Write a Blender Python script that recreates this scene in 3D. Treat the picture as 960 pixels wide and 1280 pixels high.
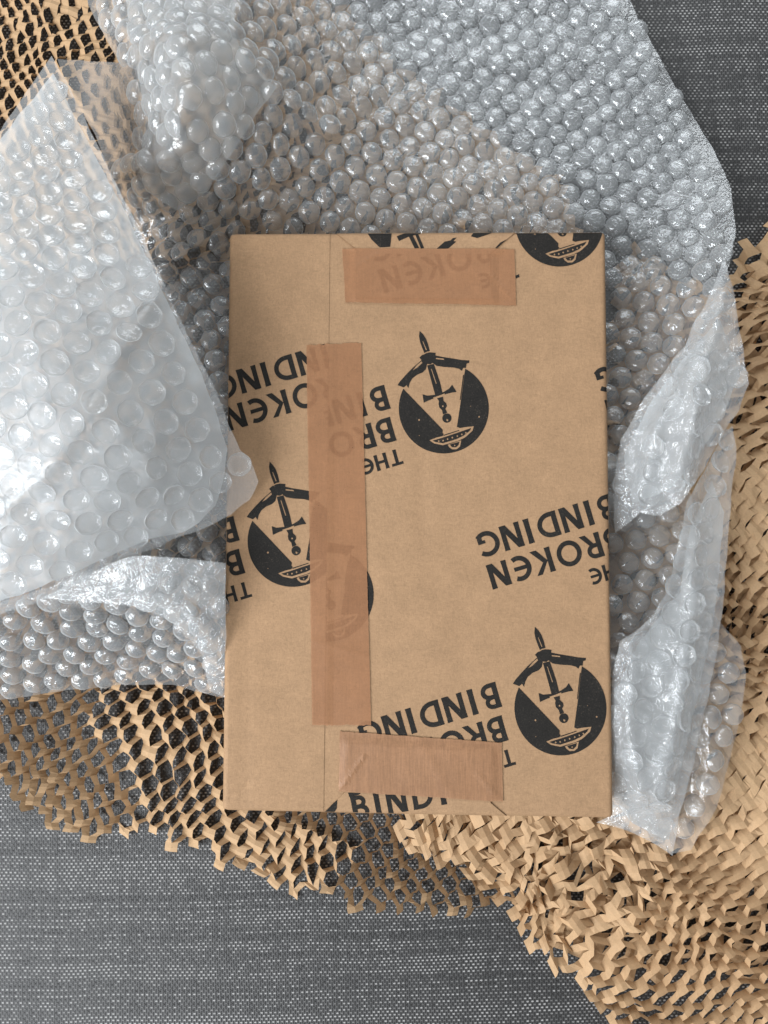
import bpy, bmesh, math, random
import numpy as np
from mathutils import Vector, Matrix
from mathutils.geometry import delaunay_2d_cdt

random.seed(7)
RNG = np.random.default_rng(11)
for o in list(bpy.data.objects):
    bpy.data.objects.remove(o)
SC = bpy.context.scene
COL = SC.collection

# ------------------------------------------------------------------ camera
F_PX = 924.0                       # focal length in pixels of a 960 x 1280 frame
CAM_H = 0.345
TILT = math.radians(3.4)
CAM_LOC = Vector((0.0, -CAM_H * math.tan(TILT), CAM_H))
cam_d = bpy.data.cameras.new('camera')
cam = bpy.data.objects.new('camera', cam_d)
COL.objects.link(cam)
cam.location = CAM_LOC
cam.rotation_euler = (TILT, 0, 0)
cam_d.sensor_fit = 'VERTICAL'
cam_d.sensor_height = 24.0
cam_d.lens = 24.0 * F_PX / 1280.0
cam_d.clip_start = 0.01
cam_d.clip_end = 50
SC.camera = cam

# ------------------------------------------------------------------ world and lamps (a room by a window)
world = bpy.data.worlds.new('World')
SC.world = world
world.use_nodes = True
bg = world.node_tree.nodes['Background']
bg.inputs['Color'].default_value = (0.90, 0.92, 0.94, 1)
bg.inputs['Strength'].default_value = 0.29


def window_lamp(name, loc, target, sx, sy, power, color):
    d = bpy.data.lights.new(name, 'AREA')
    d.shape = 'RECTANGLE'
    d.size, d.size_y = sx, sy
    d.energy = power
    d.color = color
    o = bpy.data.objects.new(name, d)
    COL.objects.link(o)
    o.location = loc
    o.rotation_euler = (Vector(target) - Vector(loc)).to_track_quat('-Z', 'Y').to_euler()
    return o


# two panes of one tall window to the left of the table
window_lamp('window_light', (-1.50, -0.40, 1.05), (0, 0, 0), 0.6, 1.1, 34, (0.92, 0.96, 1.0))
window_lamp('window_light', (-1.00, -1.10, 1.25), (0, 0, 0), 0.6, 1.1, 34, (0.92, 0.96, 1.0))
# a second window on the far side of the room, beyond the top of the photograph
window_lamp('window_light', (0.25, 1.55, 1.15), (0, 0, 0), 1.3, 0.9, 18, (0.90, 0.96, 1.0))

SC.view_settings.view_transform = 'Standard'
SC.view_settings.look = 'None'
SC.view_settings.exposure = 0.20
SC.view_settings.gamma = 1.0
SC.view_settings.use_curve_mapping = False
SC.render.engine = 'CYCLES'
SC.cycles.max_bounces = 12
SC.cycles.diffuse_bounces = 4
SC.cycles.glossy_bounces = 4
SC.cycles.transmission_bounces = 6
SC.cycles.transparent_max_bounces = 40
SC.cycles.caustics_reflective = False
SC.cycles.caustics_refractive = True
SC.cycles.sample_clamp_indirect = 4.0
SC.cycles.use_denoising = True
try:
    SC.cycles.denoiser = 'OPENIMAGEDENOISE'
except Exception:
    pass

# ------------------------------------------------------------------ numeric helpers
CT, ST = math.cos(TILT), math.sin(TILT)


def W(px, py, z):
    """points of the photograph's pixel grid at height z (metres) -> world xyz arrays"""
    px, py, z = np.broadcast_arrays(np.asarray(px, float), np.asarray(py, float), np.asarray(z, float))
    a, b = (px - 480) / F_PX, (640 - py) / F_PX
    dx, dy, dz = a, b * CT + ST, b * ST - CT
    t = (z - CAM_LOC.z) / dz
    return np.stack([CAM_LOC.x + t * dx, CAM_LOC.y + t * dy, z], -1)


def PX(p):
    p = np.asarray(p, float)
    x, y, z = p[..., 0] - CAM_LOC.x, p[..., 1] - CAM_LOC.y, p[..., 2] - CAM_LOC.z
    cy, cz = CT * y + ST * z, -ST * y + CT * z
    return np.stack([480 + F_PX * x / -cz, 640 - F_PX * cy / -cz], -1)


_perm = np.random.default_rng(3).permutation(256)
_perm = np.concatenate([_perm, _perm, _perm])
_grad = np.random.default_rng(4).normal(size=(256, 3))
_grad /= np.linalg.norm(_grad, axis=1)[:, None]


def noise(x, y, z=0.0):
    x, y, z = np.broadcast_arrays(np.asarray(x, float), np.asarray(y, float), np.asarray(z, float))
    xi, yi, zi = np.floor(x).astype(int), np.floor(y).astype(int), np.floor(z).astype(int)
    xf, yf, zf = x - xi, y - yi, z - zi
    u, v, w = [t * t * t * (t * (t * 6 - 15) + 10) for t in (xf, yf, zf)]
    out = 0
    for i in (0, 1):
        for j in (0, 1):
            for k in (0, 1):
                h = _perm[_perm[_perm[(xi + i) & 255] + ((yi + j) & 255)] + ((zi + k) & 255)]
                g = _grad[h]
                d = g[..., 0] * (xf - i) + g[..., 1] * (yf - j) + g[..., 2] * (zf - k)
                out = out + d * (u if i else 1 - u) * (v if j else 1 - v) * (w if k else 1 - w)
    return out * 1.5


def inside(poly, pts):
    poly, pts = np.asarray(poly, float), np.asarray(pts, float)
    x, y = pts[..., 0], pts[..., 1]
    r = np.zeros(x.shape, bool)
    n = len(poly)
    for i in range(n):
        x1, y1 = poly[i]
        x2, y2 = poly[(i + 1) % n]
        if y1 == y2:
            continue
        c = ((y1 > y) != (y2 > y)) & (x < (x2 - x1) * (y - y1) / (y2 - y1) + x1)
        r ^= c
    return r


def seg_dist(line, pts, closed=False):
    line, pts = np.asarray(line, float), np.asarray(pts, float)
    best = np.full(pts.shape[:-1], 1e9)
    n = len(line)
    for i in range(n if closed else n - 1):
        a, b = line[i], line[(i + 1) % n]
        ab = b - a
        t = np.clip(((pts - a) @ ab) / max(ab @ ab, 1e-12), 0, 1)
        d = np.linalg.norm(pts - (a + t[..., None] * ab), axis=-1)
        best = np.minimum(best, d)
    return best


def sstep(a, b, x):
    t = np.clip((np.asarray(x, float) - a) / (b - a), 0, 1)
    return t * t * (3 - 2 * t)


class Spline:
    """thin-plate surface through control points (px, py, height in mm)"""

    def __init__(self, ctrl, lo=2.0, smooth=0.02):
        c = np.asarray(ctrl, float)
        self.c = c[:, :2] / 200.0
        n = len(c)
        K = self.k(np.linalg.norm(self.c[:, None] - self.c[None], axis=-1)) + smooth * np.eye(n)
        P = np.hstack([np.ones((n, 1)), self.c])
        A = np.zeros((n + 3, n + 3))
        A[:n, :n], A[:n, n:], A[n:, :n] = K, P, P.T
        self.w = np.linalg.solve(A, np.concatenate([c[:, 2], np.zeros(3)]))
        self.lo, self.hi = lo, c[:, 2].max() + 6

    @staticmethod
    def k(r):
        return np.where(r > 1e-9, r * r * np.log(np.maximum(r, 1e-9)), 0)

    def __call__(self, px, py):
        p = np.stack([np.asarray(px, float), np.asarray(py, float)], -1) / 200.0
        r = np.linalg.norm(p[..., None, :] - self.c, axis=-1)
        z = self.k(r) @ self.w[:-3] + self.w[-3] + p @ self.w[-2:]
        return np.clip(z, self.lo, self.hi)


# ------------------------------------------------------------------ object helpers
def mesh(name, verts, faces, mat=None, smooth=False):
    me = bpy.data.meshes.new(name)
    me.from_pydata([tuple(map(float, v)) for v in verts], [], [tuple(map(int, f)) for f in faces])
    if mat:
        me.materials.append(mat)
    if smooth and len(me.polygons):
        me.polygons.foreach_set('use_smooth', [True] * len(me.polygons))
    me.update()
    return me


def obj(name, me, parent=None):
    o = bpy.data.objects.new(name, me)
    COL.objects.link(o)
    if parent is not None:
        o.parent = parent
        o.matrix_parent_inverse = parent.matrix_world.inverted() if parent.type == 'EMPTY' else Matrix()
    return o


def thing(name, label, cat, loc=(0, 0, 0)):
    o = bpy.data.objects.new(name, None)
    COL.objects.link(o)
    o.empty_display_size = 0.02
    o.location = loc
    o.matrix_world = Matrix.Translation(loc)
    o['label'], o['category'] = label, cat
    return o


# ------------------------------------------------------------------ materials
class NT:
    def __init__(self, name):
        self.m = bpy.data.materials.new(name)
        self.m.use_nodes = True
        self.t = self.m.node_tree
        self.t.nodes.clear()
        self.out = self.t.nodes.new('ShaderNodeOutputMaterial')

    def n(self, kind, **kw):
        nd = self.t.nodes.new('ShaderNode' + kind)
        for k, v in kw.items():
            if k.startswith('i_'):
                key = k[2:].replace('_', ' ')
                nd.inputs[int(key) if key.isdigit() else key].default_value = v
            else:
                setattr(nd, k, v)
        return nd

    def l(self, a, ao, b, bi):
        self.t.links.new(a.outputs[ao], b.inputs[bi])

    def math(self, op, a, b=None, c=None, clamp=False):
        nd = self.n('Math', operation=op, use_clamp=clamp)
        for i, v in enumerate((a, b, c)):
            if v is None:
                continue
            if isinstance(v, (int, float)):
                nd.inputs[i].default_value = v
            else:
                self.t.links.new(v, nd.inputs[i])
        return nd.outputs[0]

    def ramp(self, src, stops, interp='LINEAR'):
        nd = self.n('ValToRGB')
        nd.color_ramp.interpolation = interp
        e = nd.color_ramp.elements
        while len(e) < len(stops):
            e.new(0.5)
        for el, (p, c) in zip(e, stops):
            el.position = p
            el.color = c if len(c) == 4 else (*c, 1)
        self.t.links.new(src, nd.inputs[0])
        return nd.outputs[0]

    def mix(self, fac, a, b, blend='MIX'):
        nd = self.n('Mix', data_type='RGBA', blend_type=blend)
        for sock, v in ((nd.inputs[0], fac), (nd.inputs[6], a), (nd.inputs[7], b)):
            if isinstance(v, (int, float)):
                sock.default_value = v
            elif isinstance(v, tuple):
                sock.default_value = v if len(v) == 4 else (*v, 1)
            else:
                self.t.links.new(v, sock)
        return nd.outputs[2]


def coords(g, scale=(1, 1, 1), rot=0.0, kind='Object'):
    tc = g.n('TexCoord')
    mp = g.n('Mapping')
    mp.inputs['Scale'].default_value = scale
    mp.inputs['Rotation'].default_value = (0, 0, rot)
    g.l(tc, kind, mp, 'Vector')
    return mp.outputs[0]


def noise_tex(g, vec, scale, detail=3, rough=0.55, dist=0.0):
    nd = g.n('TexNoise')
    nd.inputs['Scale'].default_value = scale
    nd.inputs['Detail'].default_value = detail
    nd.inputs['Roughness'].default_value = rough
    nd.inputs['Distortion'].default_value = dist
    g.t.links.new(vec, nd.inputs['Vector'])
    return nd.outputs['Fac']


def kraft(name, base, rough=0.75, fibre=0.22, blotch=0.14, translucent=0.0, streak=None, bump=0.25, spec=0.25, streak_amt=0.07):
    g = NT(name)
    v = coords(g)
    fine = noise_tex(g, v, 2600, 2, 0.6)
    fib = noise_tex(g, coords(g, (1, 0.35, 1), 0.7), 1500, 3, 0.65, 1.2)
    fib2 = noise_tex(g, coords(g, (0.35, 1, 1), 0.3), 900, 4, 0.7, 1.5)
    big = noise_tex(g, v, 95, 4, 0.6)
    s = g.math('ADD', g.math('MULTIPLY', fib, 0.5), g.math('MULTIPLY', fib2, 0.5))
    f = g.ramp(s, [(0.36, (1 - fibre,) * 3), (0.64, (1 + fibre * 0.6,) * 3)])
    b = g.ramp(big, [(0.3, (1 - blotch,) * 3), (0.72, (1 + blotch * 0.5,) * 3)])
    col = g.mix(1.0, base, f, 'MULTIPLY')
    col = g.mix(1.0, col, b, 'MULTIPLY')
    speck = g.ramp(fine, [(0.25, (0.55, 0.5, 0.45)), (0.33, (1, 1, 1))])
    col = g.mix(0.8, col, speck, 'MULTIPLY')
    if streak:
        sv = coords(g, (1, 0.05, 1), streak)
        st = noise_tex(g, sv, 1900, 2, 0.6)
        sr = g.ramp(st, [(0.35, (1 - streak_amt,) * 3), (0.65, (1 + streak_amt * 0.6,) * 3)])
        col = g.mix(1.0, col, sr, 'MULTIPLY')
    p = g.n('BsdfPrincipled')
    p.inputs['Roughness'].default_value = rough
    p.inputs['Specular IOR Level'].default_value = spec
    g.t.links.new(col, p.inputs['Base Color'])
    bp = g.n('Bump')
    bp.inputs['Strength'].default_value = bump
    bp.inputs['Distance'].default_value = 0.0002
    g.t.links.new(s, bp.inputs['Height'])
    g.l(bp, 'Normal', p, 'Normal')
    last = p.outputs[0]
    if translucent:
        tr = g.n('BsdfTranslucent')
        g.t.links.new(col, tr.inputs['Color'])
        mx = g.n('MixShader')
        mx.inputs[0].default_value = translucent
        g.t.links.new(last, mx.inputs[1])
        g.l(tr, 0, mx, 2)
        last = mx.outputs[0]
    g.last = last
    g.t.links.new(last, g.out.inputs[0])
    return g


def film(name, milk, rim, gloss_rough=0.13, refl=1.6, bump=0.5, tint=(0.94, 0.975, 0.99), scale=170, blur=0.6, blur_rough=0.2, power=2.2, cap=0.6, through=0.36):
    """thin polythene film: clear, a little milky, glossy on both faces"""
    g = NT(name)
    v = coords(g)
    n1 = noise_tex(g, v, scale, 3, 0.55, 0.8)
    n2 = noise_tex(g, v, scale * 3.2, 2, 0.5, 0.5)
    r1 = g.math('ABSOLUTE', g.math('SUBTRACT', n1, 0.5))
    r2 = g.math('ABSOLUTE', g.math('SUBTRACT', n2, 0.5))
    h = g.math('ADD', g.math('MULTIPLY', r1, 1.0), g.math('MULTIPLY', r2, 0.3))
    bp = g.n('Bump')
    bp.inputs['Strength'].default_value = bump
    bp.inputs['Distance'].default_value = 0.004
    g.t.links.new(h, bp.inputs['Height'])
    lw = g.n('LayerWeight')
    lw.inputs['Blend'].default_value = 0.35
    face = lw.outputs['Facing']
    rimf = g.math('MULTIPLY', g.math('POWER', face, power), rim)
    cloud = noise_tex(g, v, 60, 3, 0.6)
    mk = g.math('MULTIPLY', g.math('ADD', 0.7, g.math('MULTIPLY', cloud, 0.6)), milk)
    mk = g.math('ADD', mk, rimf, clamp=True)
    tr = g.n('BsdfTransparent')
    tr.inputs['Color'].default_value = (0.975, 0.98, 0.98, 1)
    df = g.n('BsdfDiffuse')
    df.inputs['Color'].default_value = (*tint, 1)
    tl = g.n('BsdfTranslucent')
    tl.inputs['Color'].default_value = (*tint, 1)
    m0 = g.n('MixShader')
    m0.inputs[0].default_value = through
    g.l(df, 0, m0, 1)
    g.l(tl, 0, m0, 2)
    rf = g.n('BsdfRefraction')
    rf.inputs['IOR'].default_value = 1.03
    rf.inputs['Roughness'].default_value = blur_rough
    rf.inputs['Color'].default_value = (0.98, 0.985, 0.985, 1)
    mb = g.n('MixShader')
    mb.inputs[0].default_value = blur
    g.l(tr, 0, mb, 1)
    g.l(rf, 0, mb, 2)
    m1 = g.n('MixShader')
    g.t.links.new(mk, m1.inputs[0])
    g.l(mb, 0, m1, 1)
    g.l(m0, 0, m1, 2)
    gl = g.n('BsdfGlossy')
    gl.inputs['Roughness'].default_value = gloss_rough
    gl.inputs['Color'].default_value = (1, 1, 1, 1)
    g.l(bp, 'Normal', gl, 'Normal')
    fr = g.n('Fresnel')
    fr.inputs['IOR'].default_value = 1.5
    g.l(bp, 'Normal', fr, 'Normal')
    fac = g.math('MULTIPLY', fr.outputs[0], refl, clamp=True)
    fac = g.math('MINIMUM', fac, cap)
    m2 = g.n('MixShader')
    g.t.links.new(fac, m2.inputs[0])
    g.l(m1, 0, m2, 1)
    g.l(gl, 0, m2, 2)
    g.l(m2, 0, g.out, 0)
    return g.m


def cloth_material():
    g = NT('woven_dark_fabric')
    v = coords(g, (1, 1, 1), math.radians(-1.5))
    # slow waviness of the threads
    wn = g.n('TexNoise')
    wn.inputs['Scale'].default_value = 9
    wn.inputs['Detail'].default_value = 2
    g.t.links.new(v, wn.inputs['Vector'])
    sub = g.n('VectorMath', operation='SUBTRACT')
    g.l(wn, 'Color', sub, 0)
    sub.inputs[1].default_value = (0.5, 0.5, 0.5)
    scl = g.n('VectorMath', operation='SCALE')
    g.l(sub, 0, scl, 0)
    scl.inputs['Scale'].default_value = 0.007
    add = g.n('VectorMath', operation='ADD')
    g.t.links.new(v, add.inputs[0])
    g.l(scl, 0, add, 1)
    vec = add.outputs[0]
    PU, PV = 0.0021, 0.00140
    sx = g.n('SeparateXYZ')
    g.t.links.new(vec, sx.inputs[0])
    X, Y = sx.outputs[0], sx.outputs[1]
    row = g.math('DIVIDE', Y, PV)
    ri = g.math('FLOOR', row)
    rf = g.math('SUBTRACT', g.math('SUBTRACT', row, ri), 0.5)
    odd = g.math('MODULO', g.math('ABSOLUTE', ri), 2.0)
    colx = g.math('ADD', g.math('DIVIDE', X, PU), g.math('MULTIPLY', odd, 0.5))
    ci = g.math('FLOOR', colx)
    cf = g.math('SUBTRACT', g.math('SUBTRACT', colx, ci), 0.5)
    # one light float of the weave: an oval knuckle
    d = g.math('ADD', g.math('POWER', g.math('DIVIDE', cf, 0.31), 2.0), g.math('POWER', g.math('DIVIDE', rf, 0.33), 2.0))
    knuckle = g.math('SUBTRACT', 1.0, d, clamp=True)
    knuckle = g.math('POWER', knuckle, 0.55)
    # random per cell, per row and per column
    cell = g.n('CombineXYZ')
    g.t.links.new(ci, cell.inputs[0])
    g.t.links.new(ri, cell.inputs[1])
    wc = g.n('TexWhiteNoise', noise_dimensions='2D')
    g.l(cell, 0, wc, 0)
    wr = g.n('TexWhiteNoise', noise_dimensions='1D')
    g.t.links.new(ri, wr.inputs['W'])
    wcol = g.n('TexWhiteNoise', noise_dimensions='1D')
    g.t.links.new(g.math('ADD', ci, 77.0), wcol.inputs['W'])
    rowrun = g.n('CombineXYZ')
    g.t.links.new(g.math('MULTIPLY', X, 26.0), rowrun.inputs[0])
    g.t.links.new(g.math('MULTIPLY', ri, 3.7), rowrun.inputs[1])
    slub = noise_tex(g, rowrun.outputs[0], 1.0, 2, 0.5)
    band = noise_tex(g, coords(g, (0.02, 1, 1)), 190, 3, 0.6)
    lev = g.math('ADD', g.math('MULTIPLY', wc.outputs[0], 0.50), g.math('MULTIPLY', wr.outputs[0], 0.40))
    lev = g.math('ADD', lev, g.math('MULTIPLY', wcol.outputs[0], 0.2))
    lev = g.math('ADD', lev, g.math('MULTIPLY', slub, 0.48))
    lev = g.math('ADD', lev, g.math('MULTIPLY', g.math('SUBTRACT', band, 0.5), 1.1))
    bright = g.ramp(lev, [(0.40, (0.05,) * 3), (0.62, (0.15,) * 3), (0.86, (0.30,) * 3), (1.0, (0.56,) * 3)])
    light = g.mix(1.0, bright, (0.60, 0.588, 0.572), 'MULTIPLY')
    # dark warp with faint thread ribs
    rib = g.math('ABSOLUTE', g.math('SINE', g.math('MULTIPLY', colx, math.pi * 2)))
    dk = g.ramp(rib, [(0.0, (0.010, 0.010, 0.010)), (1.0, (0.036, 0.035, 0.035))])
    col = g.mix(knuckle, dk, light)
    p = g.n('BsdfPrincipled')
    p.inputs['Roughness'].default_value = 0.5
    p.inputs['Specular IOR Level'].default_value = 0.35
    g.t.links.new(col, p.inputs['Base Color'])
    ht = g.math('ADD', knuckle, g.math('MULTIPLY', rib, 0.25))
    bp = g.n('Bump')
    bp.inputs['Strength'].default_value = 0.7
    bp.inputs['Distance'].default_value = 0.0004
    g.t.links.new(ht, bp.inputs['Height'])
    g.l(bp, 'Normal', p, 'Normal')
    g.l(p, 0, g.out, 0)
    return g.m


def ink_material():
    g = NT('black_print_ink')
    v = coords(g)
    a = noise_tex(g, v, 1700, 3, 0.7)
    fade = noise_tex(g, v, 120, 3, 0.6)
    a = g.math('ADD', a, g.math('MULTIPLY', g.math('SUBTRACT', fade, 0.5), 0.28))
    c = g.ramp(a, [(0.30, (0.012, 0.011, 0.010)), (0.62, (0.021, 0.019, 0.017)), (0.72, (0.06, 0.048, 0.036)), (0.82, (0.16, 0.11, 0.07))])
    p = g.n('BsdfPrincipled')
    p.inputs['Roughness'].default_value = 0.8
    p.inputs['Specular IOR Level'].default_value = 0.12
    g.t.links.new(c, p.inputs['Base Color'])
    g.l(p, 0, g.out, 0)
    return g.m


def see_through(g, amount):
    tr = g.n('BsdfTransparent')
    mx = g.n('MixShader')
    mx.inputs[0].default_value = amount
    g.t.links.new(g.last, mx.inputs[1])
    g.l(tr, 0, mx, 2)
    g.l(mx, 0, g.out, 0)
    return g.m


M_KRAFT = kraft('kraft_wrapping_paper', (0.314, 0.192, 0.105), fibre=0.19, blotch=0.09).m
M_TAPE = see_through(kraft('kraft_paper_tape', (0.335, 0.156, 0.072), rough=0.5, fibre=0.13, blotch=0.07, streak=1.54, streak_amt=0.04, bump=0.3, spec=0.4), 0.34)
M_TAPE2 = see_through(kraft('creped_kraft_paper_tape', (0.325, 0.168, 0.086), rough=0.5, fibre=0.14, blotch=0.08, streak=0.06, bump=0.4, streak_amt=0.13, spec=0.4), 0.22)
M_HONEY = kraft('slit_kraft_paper', (0.52, 0.342, 0.192), rough=0.7, fibre=0.12, blotch=0.1, translucent=0.24, bump=0.2).m
M_INK = ink_material()
M_CLOTH = cloth_material()
M_FILM = film('bubble_wrap_film', 0.13, 0.40, blur=0.45, refl=1.5, bump=0.22, gloss_rough=0.11)
M_FLAT = film('smooth_backing_film', 0.22, 0.35, blur=0.08, refl=0.75, bump=0.18, gloss_rough=0.26)
M_FOLD = film('doubled_film', 0.42, 0.20, blur=0.6, refl=1.0, bump=0.2, gloss_rough=0.22)
M_CRUSH = film('crumpled_film', 0.24, 0.45, blur=0.25, refl=1.5, bump=0.6, gloss_rough=0.15, scale=150)
M_BUB = film('bubble_film', 0.19, 0.95, gloss_rough=0.12, refl=1.45, bump=0.15, scale=240, blur=0.5, power=2.6, cap=0.4, through=0.5)

# ------------------------------------------------------------------ table under everything
cl = obj('tablecloth', mesh('tablecloth', [(-1.2, -1.2, 0), (1.2, -1.2, 0), (1.2, 1.2, 0), (-1.2, 1.2, 0)], [(0, 1, 2, 3)], M_CLOTH))
cl['kind'] = 'structure'
cl['label'] = 'dark grey woven table covering flecked with white threads'

# ------------------------------------------------------------------ the wrapped parcel
ZT, ZB = 0.042, 0.006
R_EDGE = 0.0022
Q = [W(px, py, ZT)[:2] for px, py in ((286.5, 291), (757.5, 288.5), (767.5, 1024), (277.5, 1014))]   # TL TR BR BL
PARCEL_LOC = (float(np.mean([q[0] for q in Q])), float(np.mean([q[1] for q in Q])), ZB)
QC = np.array(Q)


def edge_d(p):
    """distance inward from each of the four edges"""
    p = np.asarray(p, float)
    ds = []
    for i in range(4):
        a, b = QC[i], QC[(i + 1) % 4]
        e = (b - a) / np.linalg.norm(b - a)
        nrm = np.array([e[1], -e[0]])          # clockwise ring: inward on the right
        ds.append((p - a) @ nrm)
    return np.stack(ds, -1)


def crease(x0, y0, x1, y1, a, w):
    q = W([x0, x1], [y0, y1], ZT)[:, :2] * 1000
    return tuple(q[0]), tuple(q[1]), a, w


CREASES = [crease(288, 300, 330, 340, 0.16, 0.8), crease(740, 395, 757, 440, -0.10, 1.6), crease(765, 1015, 738, 990, 0.12, 1.5), crease(280, 1005, 312, 978, -0.15, 0.9), crease(286, 540, 300, 640, -0.25, 2.0),
           crease(470, 690, 500, 760, 0.10, 1.6), crease(600, 400, 640, 380, 0.07, 1.2), crease(560, 800, 640, 790, 0.09, 2.0), crease(758, 560, 764, 760, -0.22, 1.6)]


def top_z(p):
    p = np.asarray(p, float)
    d = edge_d(p)
    z = np.full(p.shape[:-1], ZT)
    t = np.clip((R_EDGE - d) / R_EDGE, 0, 1)
    z = z - (R_EDGE * (1 - np.sqrt(np.maximum(1 - t * t, 0)))).sum(-1)
    x, y = p[..., 0] * 1000, p[..., 1] * 1000
    und = 0.42 * noise(x / 34, y / 46, 1.7) + 0.16 * noise(x / 13, y / 17, 8.1)
    # soft vertical press marks left by the book's boards under the paper
    for c, w, a, y0, y1 in ((W(528, 650, ZT)[0] * 1000, 3.2, -0.22, -12, 22), (W(545, 650, ZT)[0] * 1000, 2.5, 0.16, -14, 20)):
        und = und + a * np.exp(-((x - c) / w) ** 2) * sstep(y0 - 8, y0, y) * (1 - sstep(y1, y1 + 8, y))
    # step of the board edge along the spine side
    d0 = d[..., 3] * 1000
    und = und - 0.22 * np.exp(-((d0 - 9) / 3.0) ** 2)
    # knocks and puckers near the edges and corners
    dm = d.min(-1) * 1000
    und = und + 0.16 * noise(x / 11, y / 13, 4.4) * np.exp(-(dm / 7.0) ** 2)
    for (ax, ay), (bx, by), a, w in CREASES:
        und = und + 1.6 * a * np.exp(-(seg_dist([(ax, ay), (bx, by)], p * 1000) / w) ** 2)
    fade = np.clip(d.min(-1) / 0.0022, 0, 1)
    return z + und * 0.001 * fade


parcel = thing('parcel', 'book sized parcel wrapped in brown kraft paper with black emblem print', 'parcel', PARCEL_LOC)


def build_body():
    def ticks(n, length):
        e = [0, .0001, .0003, .0006, .0010, .0015, .0022]
        m = list(np.linspace(0.0035, length - 0.0035, n))
        return np.array(e + m + [length - t for t in reversed(e)]) / length
    ss, ts = ticks(76, 0.158), ticks(116, 0.240)
    S, T = np.meshgrid(ss, ts, indexing='ij')
    P = (1 - S)[..., None] * ((1 - T)[..., None] * QC[0] + T[..., None] * QC[3]) + S[..., None] * ((1 - T)[..., None] * QC[1] + T[..., None] * QC[2])
    # slightly rounded corners in plan
    c = P.mean((0, 1))
    cs = np.minimum(S, 1 - S) * 0.158
    ct = np.minimum(T, 1 - T) * 0.240
    rc = 0.0028
    k = np.clip(1 - cs / rc, 0, 1) * np.clip(1 - ct / rc, 0, 1)
    P = P - (P - c) / np.linalg.norm(P - c, axis=-1)[..., None] * (k * 0.0012)[..., None]
    wv = np.stack([noise(P[..., 1] * 55, 3.3, 1.0) + 0.6 * noise(P[..., 1] * 160, 9.3, 1.0), noise(P[..., 0] * 55, 7.3, 2.0) + 0.6 * noise(P[..., 0] * 160, 2.3, 2.0)], -1)
    wv = wv * np.stack([np.clip(1 - cs / 0.006, 0, 1), np.clip(1 - ct / 0.006, 0, 1)], -1)
    P = P + wv * 0.00035
    Z = top_z(P)
    ni, nj = S.shape
    verts = np.concatenate([P.reshape(-1, 2), Z.reshape(-1, 1)], 1).tolist()
    idx = np.arange(ni * nj).reshape(ni, nj)
    faces = []
    for i in range(ni - 1):
        for j in range(nj - 1):
            faces.append((idx[i, j], idx[i, j + 1], idx[i + 1, j + 1], idx[i + 1, j]))
    ring = [idx[i, 0] for i in range(ni)] + [idx[ni - 1, j] for j in range(1, nj)] + [idx[i, nj - 1] for i in range(ni - 2, -1, -1)] + [idx[0, j] for j in range(nj - 2, 0, -1)]
    prev = ring
    for z in (ZT - 0.012, ZB + 0.003, ZB):
        cur = []
        for r in ring:
            x, y, _ = verts[r]
            v = Vector((x - c[0], y - c[1])) * (0.996 if z == ZB else 1.0)
            cur.append(len(verts))
            verts.append((c[0] + v.x, c[1] + v.y, z))
        n = len(ring)
        for q in range(n):
            faces.append((prev[q], prev[(q + 1) % n], cur[(q + 1) % n], cur[q]))
        prev = cur
    faces.append(tuple(prev))
    return mesh('paper_body', verts, faces, M_KRAFT, True)


body = obj('paper_body', build_body(), parcel)


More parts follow.
